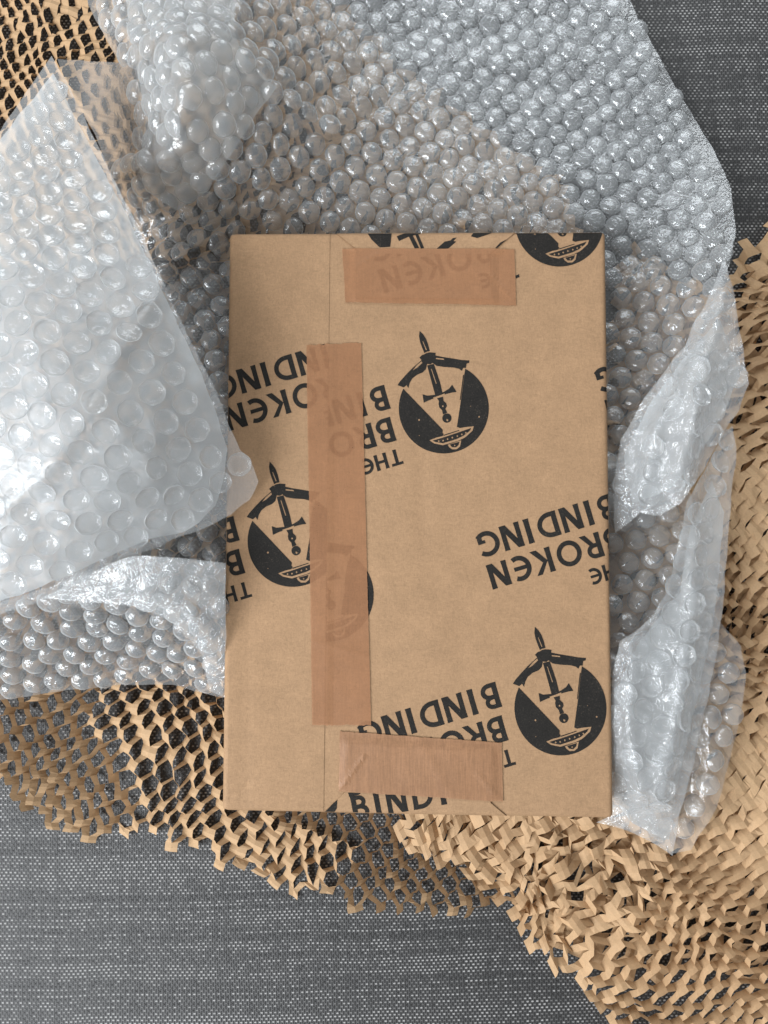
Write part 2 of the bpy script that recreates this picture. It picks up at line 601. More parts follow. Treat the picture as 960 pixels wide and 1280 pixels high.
def sheet_on_top(name, painter, off, mat, parent, clip=(), cut=(), thick=0.0, grid=0.0025, lift=None):
    """flat piece (paper, tape or ink) laid on the parcel's top: painter = [(polygon in metres, filled)], drawn in order"""
    pts, edges = [], []

    def ring(poly):
        b = len(pts)
        pts.extend(Vector((float(x), float(y))) for x, y in poly)
        n = len(poly)
        edges.extend((b + i, b + (i + 1) % n) for i in range(n))
    allp = np.concatenate([np.asarray(p, float) for p, f in painter])
    lo, hi = allp.min(0), allp.max(0)
    for p, f in painter:
        ring(p)
    keep = [QC + (QC.mean(0) - QC) / np.linalg.norm(QC.mean(0) - QC, axis=1)[:, None] * (0.0002 if mat is not M_INK else 0.0007)] + list(clip)
    for p in keep:
        ring(p)
    for p in cut:
        ring(p)
    for ax in (0, 1):
        a = math.floor(lo[ax] / grid) * grid
        while a < hi[ax] + grid:
            b = len(pts)
            o = 1 - ax
            p0, p1 = [0, 0], [0, 0]
            p0[ax] = p1[ax] = a + 0.000017
            p0[o], p1[o] = lo[o] - 0.001, hi[o] + 0.001
            pts.extend((Vector(p0), Vector(p1)))
            edges.append((b, b + 1))
            a += grid
    # extra lines over the rounded edges
    for ins in (0.0004, 0.0009, 0.0015, 0.0022, 0.003):
        c = QC.mean(0)
        off_q = []
        for i in range(4):
            p = QC[i]
            e1 = (QC[(i + 1) % 4] - p) / np.linalg.norm(QC[(i + 1) % 4] - p)
            e0 = (QC[i - 1] - p) / np.linalg.norm(QC[i - 1] - p)
            off_q.append(p + (e1 + e0) * ins)
        ring(off_q)
    vs, es, fs, *_ = delaunay_2d_cdt(pts, edges, [], 0, 1e-7)
    V = np.array([(v.x, v.y) for v in vs])
    Fc = np.array([f for f in fs if len(f) == 3])
    C = V[Fc].mean(1)
    m = np.zeros(len(C), bool)
    for p, f in painter:
        m[inside(p, C)] = f
    for p in keep:
        m &= inside(p, C)
    for p in cut:
        m &= ~inside(p, C)
    Fc = Fc[m]
    if not len(Fc):
        return None
    used = np.unique(Fc)
    remap = -np.ones(len(V), int)
    remap[used] = np.arange(len(used))
    V, Fc = V[used], remap[Fc]
    z = top_z(V) + off
    if lift is not None:
        z = z + lift(V)
    verts = np.column_stack([V, z]).tolist()
    faces = []
    for t in Fc:
        a, b, c = V[t[0]], V[t[1]], V[t[2]]
        ccw = (b[0] - a[0]) * (c[1] - a[1]) - (b[1] - a[1]) * (c[0] - a[0]) > 0
        faces.append(tuple(t) if ccw else tuple(t[::-1]))
    if thick:
        cnt = {}
        for t in faces:
            for i in range(3):
                e = (t[i], t[(i + 1) % 3])
                cnt[e] = cnt.get(e, 0) + 1
        low = {}
        for (a, b) in [e for e in cnt if (e[1], e[0]) not in cnt]:
            for q in (a, b):
                if q not in low:
                    low[q] = len(verts)
                    x, y, zz = verts[q]
                    verts.append((x, y, zz - thick))
            faces.append((a, low[a], low[b], b))
    return obj(name, mesh(name, verts, faces, mat, not thick), parent)


def P2(pts, z=ZT):
    return W([p[0] for p in pts], [p[1] for p in pts], z)[:, :2]


def zoomed(pts, s, ox, oy):
    return P2([(x / s + ox, y / s + oy) for x, y in pts])


def disc(cx, cy, r, n=48):
    return [(cx + r * math.cos(2 * math.pi * i / n), cy + r * math.sin(2 * math.pi * i / n)) for i in range(n)]


# ---- the emblem, drawn once (coordinates of a 6.4x tracing), then moved about the paper
EMBLEM_RAW = [
    (disc(478, 708, 360, 90), 1),
    ([(155, 552), (255, 655), (470, 878), (468, 905), (480, 915), (592, 880), (612, 868), (583, 855), (615, 640), (648, 394), (620, 200), (400, 150), (60, 380)], 0),
    ([(632, 440), (640, 440), (612, 640), (606, 640)], 1),
    ([(285, 88), (280, 130), (288, 175), (302, 215), (325, 272), (366, 250), (352, 195), (335, 150), (312, 115)], 1),
    ([(306, 170), (312, 170), (342, 240), (335, 244)], 0),
    ([(345, 365), (398, 352), (425, 430), (448, 500), (470, 592), (412, 612), (390, 530), (365, 440)], 1),
    ([(374, 392), (381, 392), (421, 510), (414, 512)], 0),
    ([(405, 284), (470, 298), (540, 308), (620, 322), (682, 326), (680, 345), (660, 350), (655, 385), (634, 384), (622, 408), (600, 392), (560, 382), (480, 377), (420, 368), (390, 345)], 1),
    ([(414, 304), (475, 310), (482, 321), (414, 314)], 0),
    ([(300, 322), (345, 350), (335, 395), (310, 420), (262, 440), (225, 470), (205, 505), (195, 546), (180, 522), (158, 540), (108, 522), (128, 492), (170, 445), (225, 388)], 1),
    ([(300, 330), (306, 345), (262, 385), (228, 405), (262, 362)], 0),
    ([(283, 302), (300, 285), (330, 268), (365, 260), (412, 264), (410, 300), (396, 340), (370, 356), (340, 352), (312, 335)], 1),
    ([(312, 272), (340, 256), (372, 250), (372, 256), (342, 263), (315, 280)], 0),
    ([(308, 594), (345, 606), (420, 598), (480, 575), (522, 548), (544, 518), (580, 576), (548, 580), (500, 592), (430, 618), (365, 640), (318, 662)], 1),
    ([(392, 621), (440, 606), (484, 588), (486, 597), (440, 616), (395, 631)], 0),
    ([(424, 626), (472, 614), (476, 648), (498, 668), (503, 690), (490, 712), (506, 742), (472, 756), (464, 722), (442, 700), (436, 672), (440, 650)], 1),
    (disc(470, 690, 7, 10), 0),
    (disc(503, 785, 37, 24), 1),
    ([(500, 790), (515, 800), (510, 812), (498, 806)], 0),
    ([(362, 963), (420, 940), (468, 930), (480, 908), (575, 872), (640, 858), (718, 850), (708, 885), (660, 930), (640, 945), (590, 968), (470, 1003), (400, 988)], 0),
    ([(388, 965), (480, 938), (600, 898), (698, 864), (684, 888), (636, 926), (582, 952), (472, 986), (410, 976)], 1),
    ([(474, 920), (600, 880), (602, 886), (478, 927)], 1),
    ([(508, 998), (520, 1018), (545, 1036), (582, 1034), (608, 1012), (618, 962)], 0),
    ([(526, 996), (542, 1017), (576, 1019), (596, 1000), (603, 974)], 1),
    (disc(565, 1005, 6, 8), 0),
    (disc(280, 800, 8, 10), 0), (disc(760, 775, 7, 10), 0), (disc(282, 925, 4, 8), 0), (disc(690, 690, 3.5, 8), 0),
] + [([(x - 8, y), (x, y - 9), (x + 8, y), (x, y + 9)], 0) for x, y in ((437, 969), (472, 965), (508, 953), (546, 941), (586, 929), (622, 916), (654, 903))]
EMB_REF = (554.7, 510.6)
EMBLEM = [(zoomed(p, 6.4, 480, 400), bool(f)) for p, f in EMBLEM_RAW]


# ---- the lettering: strokes with cap height 1
def stroke(path, w=0.2):
    path = [np.array(p, float) for p in path]
    out = []
    n = len(path)
    L, Rr = [], []
    for i, p in enumerate(path):
        a = path[max(i - 1, 0)]
        b = path[min(i + 1, n - 1)]
        d = (b - a) / np.linalg.norm(b - a)
        nn = np.array([-d[1], d[0]])
        L.append(p + nn * w / 2)
        Rr.append(p - nn * w / 2)
    for i in range(n - 1):
        out.append([L[i], L[i + 1], Rr[i + 1], Rr[i]])
    return out


def arc(cx, cy, rx, ry, a0, a1, n=18):
    return [(cx + rx * math.cos(math.radians(a0 + (a1 - a0) * i / n)), cy + ry * math.sin(math.radians(a0 + (a1 - a0) * i / n))) for i in range(n + 1)]


def flare(x0, y0, x1, y1, w=0.2, f=1.12):
    """a stem that widens a little at both ends"""
    a, b = np.array([x0, y0], float), np.array([x1, y1], float)
    d = (b - a) / np.linalg.norm(b - a)
    n = np.array([-d[1], d[0]])
    m1, m2 = a + (b - a) * 0.2, a + (b - a) * 0.8
    h = w / 2
    return [[a + n * h * f, m1 + n * h, m2 + n * h, b + n * h * f, b - n * h * f, m2 - n * h, m1 - n * h, a - n * h * f]]


GLYPH = {
    'I': flare(0, 0, 0, 1, .21),
    'N': flare(-.30, 0, -.30, 1, .19) + flare(.30, 0, .30, 1, .19) + [[(-.395, 1), (-.15, 1), (.395, 0), (.15, 0)]],
    'D': flare(-.32, 0, -.32, 1, .2) + stroke([(-.34, .91), (-.12, .91)] + arc(-.12, .5, .44, .41, 86, -86) + [(-.12, .09), (-.34, .09)], .185),
    'B': flare(-.22, 0, -.22, 1, .2) + stroke([(-.24, .915), (-.02, .915)] + arc(-.02, .735, .2, .18, 84, -84, 10) + [(-.02, .555), (-.24, .555)], .165)
         + stroke([(-.24, .545), (0, .545)] + arc(0, .315, .255, .23, 84, -84, 12) + [(0, .085), (-.24, .085)], .175),
    'G': stroke(arc(.06, .5, .42, .415, 48, 318, 26), .185) + flare(.30, .10, .30, .46, .19, 1.0) + [[(.10, .46), (.395, .46), (.395, .33), (.10, .33)]],
    'R': flare(-.24, 0, -.24, 1, .2) + stroke([(-.26, .915), (-.02, .915)] + arc(-.02, .70, .225, .215, 84, -84, 12) + [(-.02, .485), (-.26, .485)], .17)
         + [[(-.10, .50), (.10, .50), (.46, 0), (.22, 0)]],
    'O': stroke(arc(0, .5, .405, .425, 0, 361, 36), .185),
    'K': flare(-.26, 0, -.26, 1, .2) + [[(-.17, .50), (.17, 1), (.40, 1), (-.02, .48)], [(-.17, .52), (.02, .56), (.44, 0), (.18, 0)]],
    'E': stroke(arc(.10, .5, .40, .415, 62, 298, 26), .185) + [[(-.25, .58), (.30, .58), (.30, .42), (-.25, .42)]],
    'T': flare(0, 0, 0, 1, .2) + [[(-.36, .83), (-.36, 1), (.36, 1), (.36, .83)]],
    'H': flare(-.28, 0, -.28, 1, .2) + flare(.28, 0, .28, 1, .2) + [[(-.3, .59), (.3, .59), (.3, .42), (-.3, .42)]],
}
TXT_R, TXT_U = np.array([-.957, .29]), np.array([.29, .957])
TXT_LINES = [
    (66.0, 31.5, [('B', -151), ('I', -127.7), ('N', -104.6), ('D', -74), ('I', -49), ('N', -27), ('G', 3.5)]),
    (107.3, 31.5, [('B', -147), ('R', -121), ('O', -89.5), ('K', -56), ('E', -27.5), ('N', 2)]),
    (149.2, 20.5, [('T', -150.5), ('H', -131.5), ('E', -113)]),
]
TXT_REF = (660.9, 664.4)          # middle of the second I


def text_block(lines=TXT_LINES, R=TXT_R, U=TXT_U, org=(590, 600)):
    out = []
    for u, cap, letters in lines:
        for ch, r in letters:
            for poly in GLYPH[ch]:
                pts = []
                for x, y in poly:
                    q = np.array(org) + R * (r + x * cap) + U * (u + y * cap)
                    pts.append(tuple(q))
                out.append((P2(pts), True))
    return out


TEXT = text_block()


def moved(painter, ref, to):
    d = P2([to])[0] - P2([ref])[0]
    return [(np.asarray(p) + d, f) for p, f in painter]


INK = 0.00010
SEAM = [(200, 250), (413, 250), (411, 420), (408, 700), (404, 1060), (200, 1060)]        # the sheet lapped over from the left
SEAM_W = P2(SEAM)
OV = 0.00020
NO_SEAM = [SEAM_W]


def top_flap_w():
    return P2([(421, 270), (421, 292), (446, 312), (446, 372), (614, 374), (612, 318), (645, 290), (645, 270)])


def bottom_flap_w():
    return P2([(398, 1040), (404, 1016), (433, 988), (436, 930), (612, 940), (613, 1003), (640, 1026), (640, 1050)])


FLAPS = [top_flap_w(), bottom_flap_w()]
# prints on the main sheet
for name, to in (('printed_emblem', (554.7, 510.6)), ('printed_emblem', (700.5, 885.0)), ('printed_emblem', (699.0, 278.5)), ('printed_emblem', (410.0, 744.0))):
    sheet_on_top(name, moved(EMBLEM, EMB_REF, to), INK, M_INK, body, cut=NO_SEAM + FLAPS)
A_T = (495.6, 572.0)
R_T = (781.0, 709.0)
sheet_on_top('printed_lettering', TEXT, INK, M_INK, body, cut=NO_SEAM + FLAPS)
sheet_on_top('printed_lettering', moved(TEXT, R_T, A_T), INK, M_INK, body, cut=NO_SEAM + FLAPS)
sheet_on_top('printed_lettering', moved(TEXT, R_T, (635.6, 947.5)), INK, M_INK, body, cut=NO_SEAM + FLAPS)
# far end of a wrapped-round line at the right edge
sheet_on_top('printed_lettering', moved(TEXT, (597, 690), (745, 484)), INK, M_INK, body, cut=NO_SEAM + FLAPS, clip=[P2([(738, 420), (790, 420), (790, 520), (738, 520)])])

# sheet lapped over the left part, with its own print
lap = sheet_on_top('overlapping_sheet', [(SEAM_W, True)], OV, M_KRAFT, parcel, thick=0.00018, lift=None)
sheet_on_top('printed_emblem', moved(EMBLEM, EMB_REF, (366.5, 676.0)), OV + 0.0001, M_INK, lap, clip=[SEAM_W], lift=None)
sheet_on_top('printed_lettering', moved(TEXT, TXT_REF, (332.0, 468.2)), OV + 0.0001, M_INK, lap, clip=[SEAM_W], lift=None)
sheet_on_top('printed_lettering', moved(TEXT, R_T, (306.5, 738.0)), OV + 0.0001, M_INK, lap, clip=[SEAM_W], lift=None)

# folded end flaps under the two cross tapes
FL = 0.00052
tf = sheet_on_top('end_flap', [(top_flap_w(), True)], FL, M_KRAFT, parcel, thick=0.0004)
bf = sheet_on_top('end_flap', [(bottom_flap_w(), True)], FL, M_KRAFT, parcel, thick=0.0004)
tf['label'] = 'folded end flap at the top with cut off print'
bf['label'] = 'folded end flap at the bottom with upright lettering'
TOPBITS = [
    [(105, 28), (192, 22), (186, 80), (150, 82), (122, 55)],
    [(208, 44), (240, 30), (285, 24), (292, 34), (248, 46), (216, 60)],
    [(245, 36), (258, 32), (285, 84), (270, 86)], [(268, 30), (278, 28), (302, 84), (291, 86)],
    [(345, 86), (372, 62), (392, 58), (400, 50), (414, 48), (402, 60), (412, 62), (384, 86)],
    [(462, 44), (474, 26), (548, 24), (520, 38), (484, 50)],
    [(545, 84), (562, 66), (590, 52), (598, 88), (586, 74), (572, 84)],
]
sheet_on_top('printed_emblem', [(zoomed(p, 2.743, 420, 280), True) for p in TOPBITS], FL + INK, M_INK, tf, clip=[top_flap_w()])
sheet_on_top('printed_emblem', [(zoomed([(615, 178), (627, 172), (629, 183), (617, 187)], 2.743, 420, 280), True)], INK, M_INK, body)
ang = math.radians(-10.5)
UPR = [(0, 31, [('B', 0), ('I', 22), ('N', 46), ('D', 79), ('I', 104)])]
sheet_on_top('printed_lettering', text_block(UPR, np.array([math.cos(ang), math.sin(ang)]), np.array([math.sin(ang) * 1.0, -math.cos(ang)]), (453, 1024)), FL + INK, M_INK, bf, clip=[bottom_flap_w()])
sheet_on_top('printed_emblem', [(zoomed(p, 3.31, 380, 960), True) for p in ([(82, 185), (120, 145), (138, 130), (136, 165), (118, 196)], [(182, 100), (235, 102), (228, 108), (188, 118)])], FL + INK, M_INK, bf)

# the print that runs on under the top tape
sheet_on_top('printed_lettering', moved(TEXT, (623.8, 718), (488, 349)), FL + INK, M_INK, tf, clip=[top_flap_w(), P2([(440, 318), (612, 318), (612, 368), (448, 368)])])
# three strips of paper tape
TL = 0.00105


TAPE_CREASES = [crease(424, 987, 455, 945, 0.34, 0.9), crease(627, 1000, 596, 966, 0.16, 1.1), crease(520, 918, 560, 990, 0.10, 2.2), crease(432, 345, 470, 318, 0.12, 0.8), crease(386, 520, 455, 505, 0.10, 1.2),
                crease(388, 800, 462, 822, 0.09, 1.4), crease(640, 375, 615, 345, 0.14, 0.9)]


def tape(corners, mat, label, rag):
    c = np.array(corners, float)
    pts = []
    for i in range(4):
        a, b = c[i], c[(i + 1) % 4]
        n = max(4, int(np.linalg.norm(b - a) / 3))
        nn = np.array([b[1] - a[1], -(b[0] - a[0])]) / np.linalg.norm(b - a)
        amp = rag if i in (0, 2) else 0.25
        for q in range(n):
            t = q / n
            pts.append(a + (b - a) * t + nn * amp * RNG.uniform(-1, 1) + nn * 0.8 * noise(t * 2.2, i * 3.1, 5.5))
    def flapz(V):
        h = np.full(len(V), -0.00060)
        for P, up in ((FLAPS[0], 0.00055), (FLAPS[1], 0.00055), (SEAM_W, 0.00030)):
            d = np.where(inside(P, V), 0.0, seg_dist(P, V, True))
            h = np.maximum(h, -0.00060 + up * (1 - sstep(0, 0.004, d)))
        for (ax, ay), (bx, by), a, w in TAPE_CREASES:
            h = h + 0.001 * a * np.exp(-(seg_dist([(ax, ay), (bx, by)], V * 1000) / w) ** 2)
        return h + 0.00006 * noise(V[:, 0] * 160, V[:, 1] * 160, 3.0)
    o = sheet_on_top('paper_tape', [(P2(pts), True)], TL, mat, parcel, thick=0.0003, lift=flapz, grid=0.0012)
    o['label'] = label
    return o


tape([(383.5, 431), (451.5, 429), (464, 906), (390.5, 906)], M_TAPE, 'long upright strip of reddish brown tape', 0.9)
tape([(428, 311), (642.5, 312), (645, 382), (432, 378)], M_TAPE, 'reddish brown tape across the top flap', 0.4)
tape([(425, 913.5), (627, 928), (628.5, 1001), (423.5, 988)], M_TAPE2, 'orange brown creped tape across the bottom flap', 0.4)


# ------------------------------------------------------------------ honeycomb slit paper
def honeycomb(name, label, poly, u_deg, lu, s, zfun, efun, crumple, warp=0.0, seed=0.0, sign=1, z_mid=0.006, angfun=None, holes=()):
    """slit paper pulled open: strips between staggered slits, each joint a little tilted tile.
    u_deg direction of the slits, lu slit period and s row pitch in metres, efun(px) how far it is opened, crumple(px) how crushed"""
    root = None
    pw = P2(poly, z_mid)
    c0 = pw.mean(0)
    ext = np.linalg.norm(pw - c0, axis=1).max() + 0.02
    ua = math.radians(u_deg)
    U = np.array([math.cos(ua), math.sin(ua)])
    Vv = np.array([-math.sin(ua), math.cos(ua)])
    nk, nj = int(ext / s), int(ext / (lu / 2))
    g = lu * 0.30

    def place(u, v):
        p = c0 + U * u + Vv * v
        if warp:
            p = p + warp * np.array([float(noise(p[0] * 22, p[1] * 22, seed)), float(noise(p[0] * 22, p[1] * 22, seed + 9))])
        if angfun is not None:
            p = angfun(p)
        return p
    verts, faces = [], []
    node_cache = {}

    def node(k, j):
        """joint on row line k at half-period j -> centre, u vector, width vector, or None if outside"""
        key = (k, j)
        if key in node_cache:
            return node_cache[key]
        u, v = j * lu / 2, k * s
        c = place(u, v)
        px = PX(np.array([c[0], c[1], z_mid]))
        ok = bool(inside(poly, px[None])[0])
        if ok:
            for h in holes:
                if inside(h, px[None])[0]:
                    ok = False
        if not ok:
            node_cache[key] = None
            return None
        du = (place(u + lu / 2, v) - place(u - lu / 2, v)) / lu
        dv = (place(u, v + s) - place(u, v - s)) / (2 * s)
        e = float(np.clip(efun(px[0], px[1]) + 0.12 * RNG.normal(), 0.0, 1.24))
        cr = float(crumple(px[0], px[1]))
        al = e * math.radians(68)
        sg = sign(px[0], px[1]) if callable(sign) else sign
        if cr > 0.05:
            al = al * (1 - cr) + cr * RNG.uniform(-1.0, 1.0)
        p = s * (1.0 - 0.30 * min(e, 1.0))
        w = np.array([dv[0] * p * math.cos(al), dv[1] * p * math.cos(al), sg * p * math.sin(al)])
        tw = RNG.normal() * (0.12 + 0.55 * cr)
        ru = du * math.cos(tw) + np.array([-du[1], du[0]]) * math.sin(tw)
        zz = float(zfun(px[0], px[1])) * 0.001
        rz = RNG.normal() * (0.0003 + 0.0009 * cr) + 0.0075 * cr * float(noise(c[0] * 95, c[1] * 95, seed + 40))
        jit = RNG.normal(size=2) * (0.0002 + 0.0010 * cr) + 0.0035 * cr * np.array([float(noise(c[0] * 130, c[1] * 130, seed + 20)), float(noise(c[0] * 130, c[1] * 130, seed + 30))])
        tilt_u = RNG.normal() * (0.20 + 0.6 * cr)
        r = (np.array([c[0] + jit[0], c[1] + jit[1], zz + rz]), np.array([ru[0], ru[1], tilt_u * 0.8]) * g / 2, w)
        node_cache[key] = r
        return r
    nodes_done = set()

    def tile(k, j):
        """the joint itself: lower and upper half on both sides of the row line"""
        c, hu, w = node(k, j)
        key = (k, j)
        if key in tiles:
            return tiles[key]
        b = len(verts)
        bow = np.array([0, 0, np.linalg.norm(w) * 0.16])
        for r, m in ((-1, 0), (0, 1), (1, 0)):
            for q in (-1, 0, 1):
                verts.append(c + w * r + hu * q + bow * (m - 0.5) + (bow * 0.8 if q == 0 else 0))
        for r in (0, 1):
            for q in (0, 1):
                a = b + r * 3 + q
                faces.append((a, a + 1, a + 4, a + 3))
        tiles[key] = b
        return b
    tiles = {}
    for k in range(-nk, nk + 1):
        for j in range(-nj, nj + 1):
            if (j + k) % 2:
                continue
            n0 = node(k, j)
            if n0 is None:
                continue
            b0 = tile(k, j)
            # upper half of this joint runs on as strip k to the joints on line k+1 (their lower half)
            for dj in (1, -1):
                if node(k + 1, j + dj) is None:
                    continue
                b1 = tile(k + 1, j + dj)
                q0, q1 = (2, 0) if dj == 1 else (0, 2)
                lowa, upa = b0 + 3 + q0, b0 + 6 + q0          # row line and upper edge
                lowb, upb = b1 + 0 + q1, b1 + 3 + q1          # lower edge and row line
                mids = []
                for x, y in ((lowa, lowb), (upa, upb)):
                    m = (verts[x] + verts[y]) / 2
                    m = m + np.array([0, 0, 0.0004 * RNG.normal()])
                    mids.append(len(verts))
                    verts.append(m)
                faces.append((lowa, mids[0], mids[1], upa))
                faces.append((mids[0], lowb, upb, mids[1]))
    V = np.array(verts)
    # keep it off the table
    V[:, 2] = np.maximum(V[:, 2], 0.0004 + 0.0003 * RNG.random(len(V)))
    me = mesh(name, V, faces, M_HONEY, False)
    o = obj(name, me)
    o['label'], o['category'], o['group'] = label, 'packing paper', 'sheets of slit kraft packing paper'
    return o


HL_POLY = [(-70, -70), (330, -70), (470, 55), (560, 130), (640, 190), (705, 232), (735, 290), (740, 420), (700, 700), (690, 1000), (640, 1110), (615, 1135), (575, 1158), (520, 1150),
           (450, 1138), (400, 1128), (330, 1108), (250, 1078), (185, 1052), (105, 1050), (55, 1035), (5, 995), (-70, 960)]
hl_z = Spline([(0, 0, 6), (300, 0, 8), (600, 180, 8), (700, 280, 7), (250, 400, 7), (0, 500, 7), (500, 640, 4), (60, 900, 4.2), (250, 900, 3.8), (30, 1000, 3.0), (200, 1040, 3.0), (400, 1110, 3.0),
               (580, 1140, 3.2), (450, 1040, 5.0), (650, 1000, 5)], lo=2.4)


def hl_e(x, y):
    e = 1.04 if not 150 < x < 400 else 0.86
    if y < 620:
        e = 1.10
    e -= 0.42 * math.exp(-((x - 55) / 70) ** 2 - ((y - 1000) / 45) ** 2)
    e -= 0.30 * math.exp(-((x - 500) / 90) ** 2 - ((y - 1075) / 40) ** 2)
    e -= 0.45 * math.exp(-((x - 330) / 60) ** 2 - ((y - 1050) / 40) ** 2)
    e -= 0.30 * math.exp(-((x - 150) / 60) ** 2 - ((y - 905) / 50) ** 2)
    if y < 330:
        e = 0.48 if x < 420 else 0.28
    e += 0.18 * float(noise(x / 70, y / 70, 3.3))
    return e


def hl_cr(x, y):
    d = 0.10
    if y > 880:
        edge = np.interp(x, [0, 100, 250, 450, 620], [985, 1040, 1075, 1135, 1140])
        d += 0.38 * math.exp(-((edge - y) / 22.0) ** 2)
    if 300 < x < 760 and y < 330:
        d += 0.25
    return d


HIDDEN_BY_BOOK = [(330, 345), (715, 345), (720, 975), (325, 965)]
honeycomb('honeycomb_paper', 'loose kraft honeycomb paper spread out under the parcel and the left bubble wrap', HL_POLY, 76, 0.0105, 0.0044, hl_z, hl_e, hl_cr, warp=0.010, seed=1.5, z_mid=0.005, holes=[HIDDEN_BY_BOOK], sign=lambda x, y: -1 if y < 345 or (abs(x - 265 + 90 * float(noise(x / 80, y / 80, 6.1))) < 125 and y > 600) else 1)

HR_POLY = [(1040, 200), (958, 244), (945, 290), (918, 330), (908, 370), (800, 300), (770, 340), (740, 600), (700, 960), (560, 1000), (497, 1022), (496, 1064), (545, 1085), (580, 1110), (620, 1142), (665, 1190), (705, 1232), (745, 1275), (790, 1345),
           (1040, 1345)]
hr_z = Spline([(950, 300, 10), (930, 500, 12), (900, 700, 13), (940, 900, 12), (760, 400, 10), (700, 900, 9), (880, 1080, 12), (950, 1150, 16), (850, 1180, 15), (780, 1120, 17), (700, 1060, 13), (560, 1050, 9),
               (620, 1110, 8), (700, 1200, 9), (760, 1270, 8), (880, 1260, 11), (960, 1280, 10)], lo=4)


def hr_e(x, y):
    e = 0.72
    e = e - 0.60 * math.exp(-((y - 635) / 85) ** 2) - 0.52 * math.exp(-((y - 965) / 85) ** 2)
    e += 0.28 * math.exp(-((y - 768) / 50) ** 2)
    e += 0.40 * float(sstep(1050, 1130, y))
    e -= 0.35 * math.exp(-((x - 560) / 90) ** 2 - ((y - 1060) / 60) ** 2)
    return e + 0.14 * float(noise(x / 60, y / 60, 7.7))


def hr_cr(x, y):
    d = 0.06
    d += 0.62 * math.exp(-((x - 745) / 75) ** 2 - ((y - 1085) / 75) ** 2)
    d += 0.55 * math.exp(-((x - 730) / 55) ** 2 - ((y - 1180) / 90) ** 2)
    d += 0.42 * math.exp(-((x - 600) / 90) ** 2 - ((y - 1060) / 60) ** 2)
    d += 0.35 * math.exp(-((y - 350) / 90) ** 2)
    return min(d, 1.0)


honeycomb('honeycomb_paper', 'kraft honeycomb paper on the right, crushed into a heap below the parcel', HR_POLY, 33, 0.0143, 0.0041, hr_z, hr_e, hr_cr, warp=0.012, seed=4.5, z_mid=0.012, sign=-1, holes=[[(560, 400), (700, 400), (715, 900), (600, 960)]])


HU_POLY = [(1040, 260), (960, 300), (930, 380), (780, 330), (745, 600), (720, 960), (590, 1010), (560, 1060), (640, 1130), (700, 1195), (760, 1232), (860, 1228), (1040, 1240)]
hu_z = Spline([(950, 300, 4), (900, 700, 5), (760, 400, 5), (700, 900, 5), (880, 1080, 5), (700, 1060, 8), (740, 1100, 9), (560, 1050, 5), (760, 1200, 5), (960, 1230, 4)], lo=3)
honeycomb('honeycomb_paper', 'darker lower layer of kraft honeycomb paper seen through the slits on the right', HU_POLY, 58, 0.0150, 0.0044, hu_z, lambda x, y: 0.30 + 0.2 * float(noise(x / 50, y / 50, 2.2)), lambda x, y: min(1.0, 0.15 + 0.8 * math.exp(-((x - 735) / 85) ** 2 - ((y - 1090) / 75) ** 2)), warp=0.014, seed=14.5, z_mid=0.006, holes=[[(560, 400), (700, 400), (715, 900), (600, 960)]])


# ------------------------------------------------------------------ bubble wrap
def dome_mesh(kind, seed):
    """one air bubble, 9.6 mm across: steep wall, flat rounded top, creased film; kind 0 taut, 1 creased, 2 half collapsed"""
    R, Hh = 0.0048, 0.0034
    ns = 40
    rs = np.array([1.0, 0.99, 0.97, 0.94, 0.90, 0.84, 0.76, 0.66, 0.54, 0.42, 0.29, 0.15])
    r = np.random.default_rng(seed)
    flat = r.uniform(0.1, 0.4) if kind < 2 else r.uniform(0.7, 1.1)
    lean = r.normal(size=2) * (0.07 if kind < 2 else 0.16)
    T, A = np.meshgrid(rs, 2 * math.pi * np.arange(ns) / ns, indexing='ij')
    x, y = T * np.cos(A), T * np.sin(A)
    z = (1 - T ** 3.6) ** 0.62 * (1 - flat * 0.35)
    n1 = noise(x * 1.5 + seed * 3.7, y * 1.5, seed * 1.3)
    n2 = noise(x * 2.6 + seed, y * 2.6 + 3, seed * 2.3 + 5)
    n3 = noise(x * 4.4 + seed, y * 4.4 + 8, seed * 0.7 + 9)
    k = (0.2, 0.7, 1.35)[kind]
    crease = np.maximum(0, 0.16 - np.abs(n1)) * 0.9 + np.maximum(0, 0.13 - np.abs(n2)) * 0.8 + np.maximum(0, 0.10 - np.abs(n3)) * 0.45
    wall = np.clip((0.995 - T) / 0.08, 0, 1)
    z = z - k * crease * wall * 0.75 - (0.10 * k) * np.maximum(n2, 0) * wall
    puck = 1 + 0.022 * np.sin(A * 7 + seed) * (T > 0.8) + 0.03 * n1 + 0.02 * n2
    z = np.maximum(z, 0)
    V = np.stack([(x * puck + lean[0] * z) * R, (y * puck + lean[1] * z) * R, z * Hh], -1).reshape(-1, 3).tolist()
    top = len(V)
    last = V[-ns:]
    V.append([float(np.mean([q[i] for q in last])) for i in range(3)])
    faces = []
    for q in range(len(rs) - 1):
        for i in range(ns):
            a, b = q * ns + i, q * ns + (i + 1) % ns
            faces.append((a, b, b + ns, a + ns))
    for i in range(ns):
        faces.append(((len(rs) - 1) * ns + i, (len(rs) - 1) * ns + (i + 1) % ns, top))
    return mesh('bubble', V, faces, M_BUB, True)


DOMES = [dome_mesh((0, 1, 1, 1, 2, 1)[k % 6], k + 1) for k in range(30)]


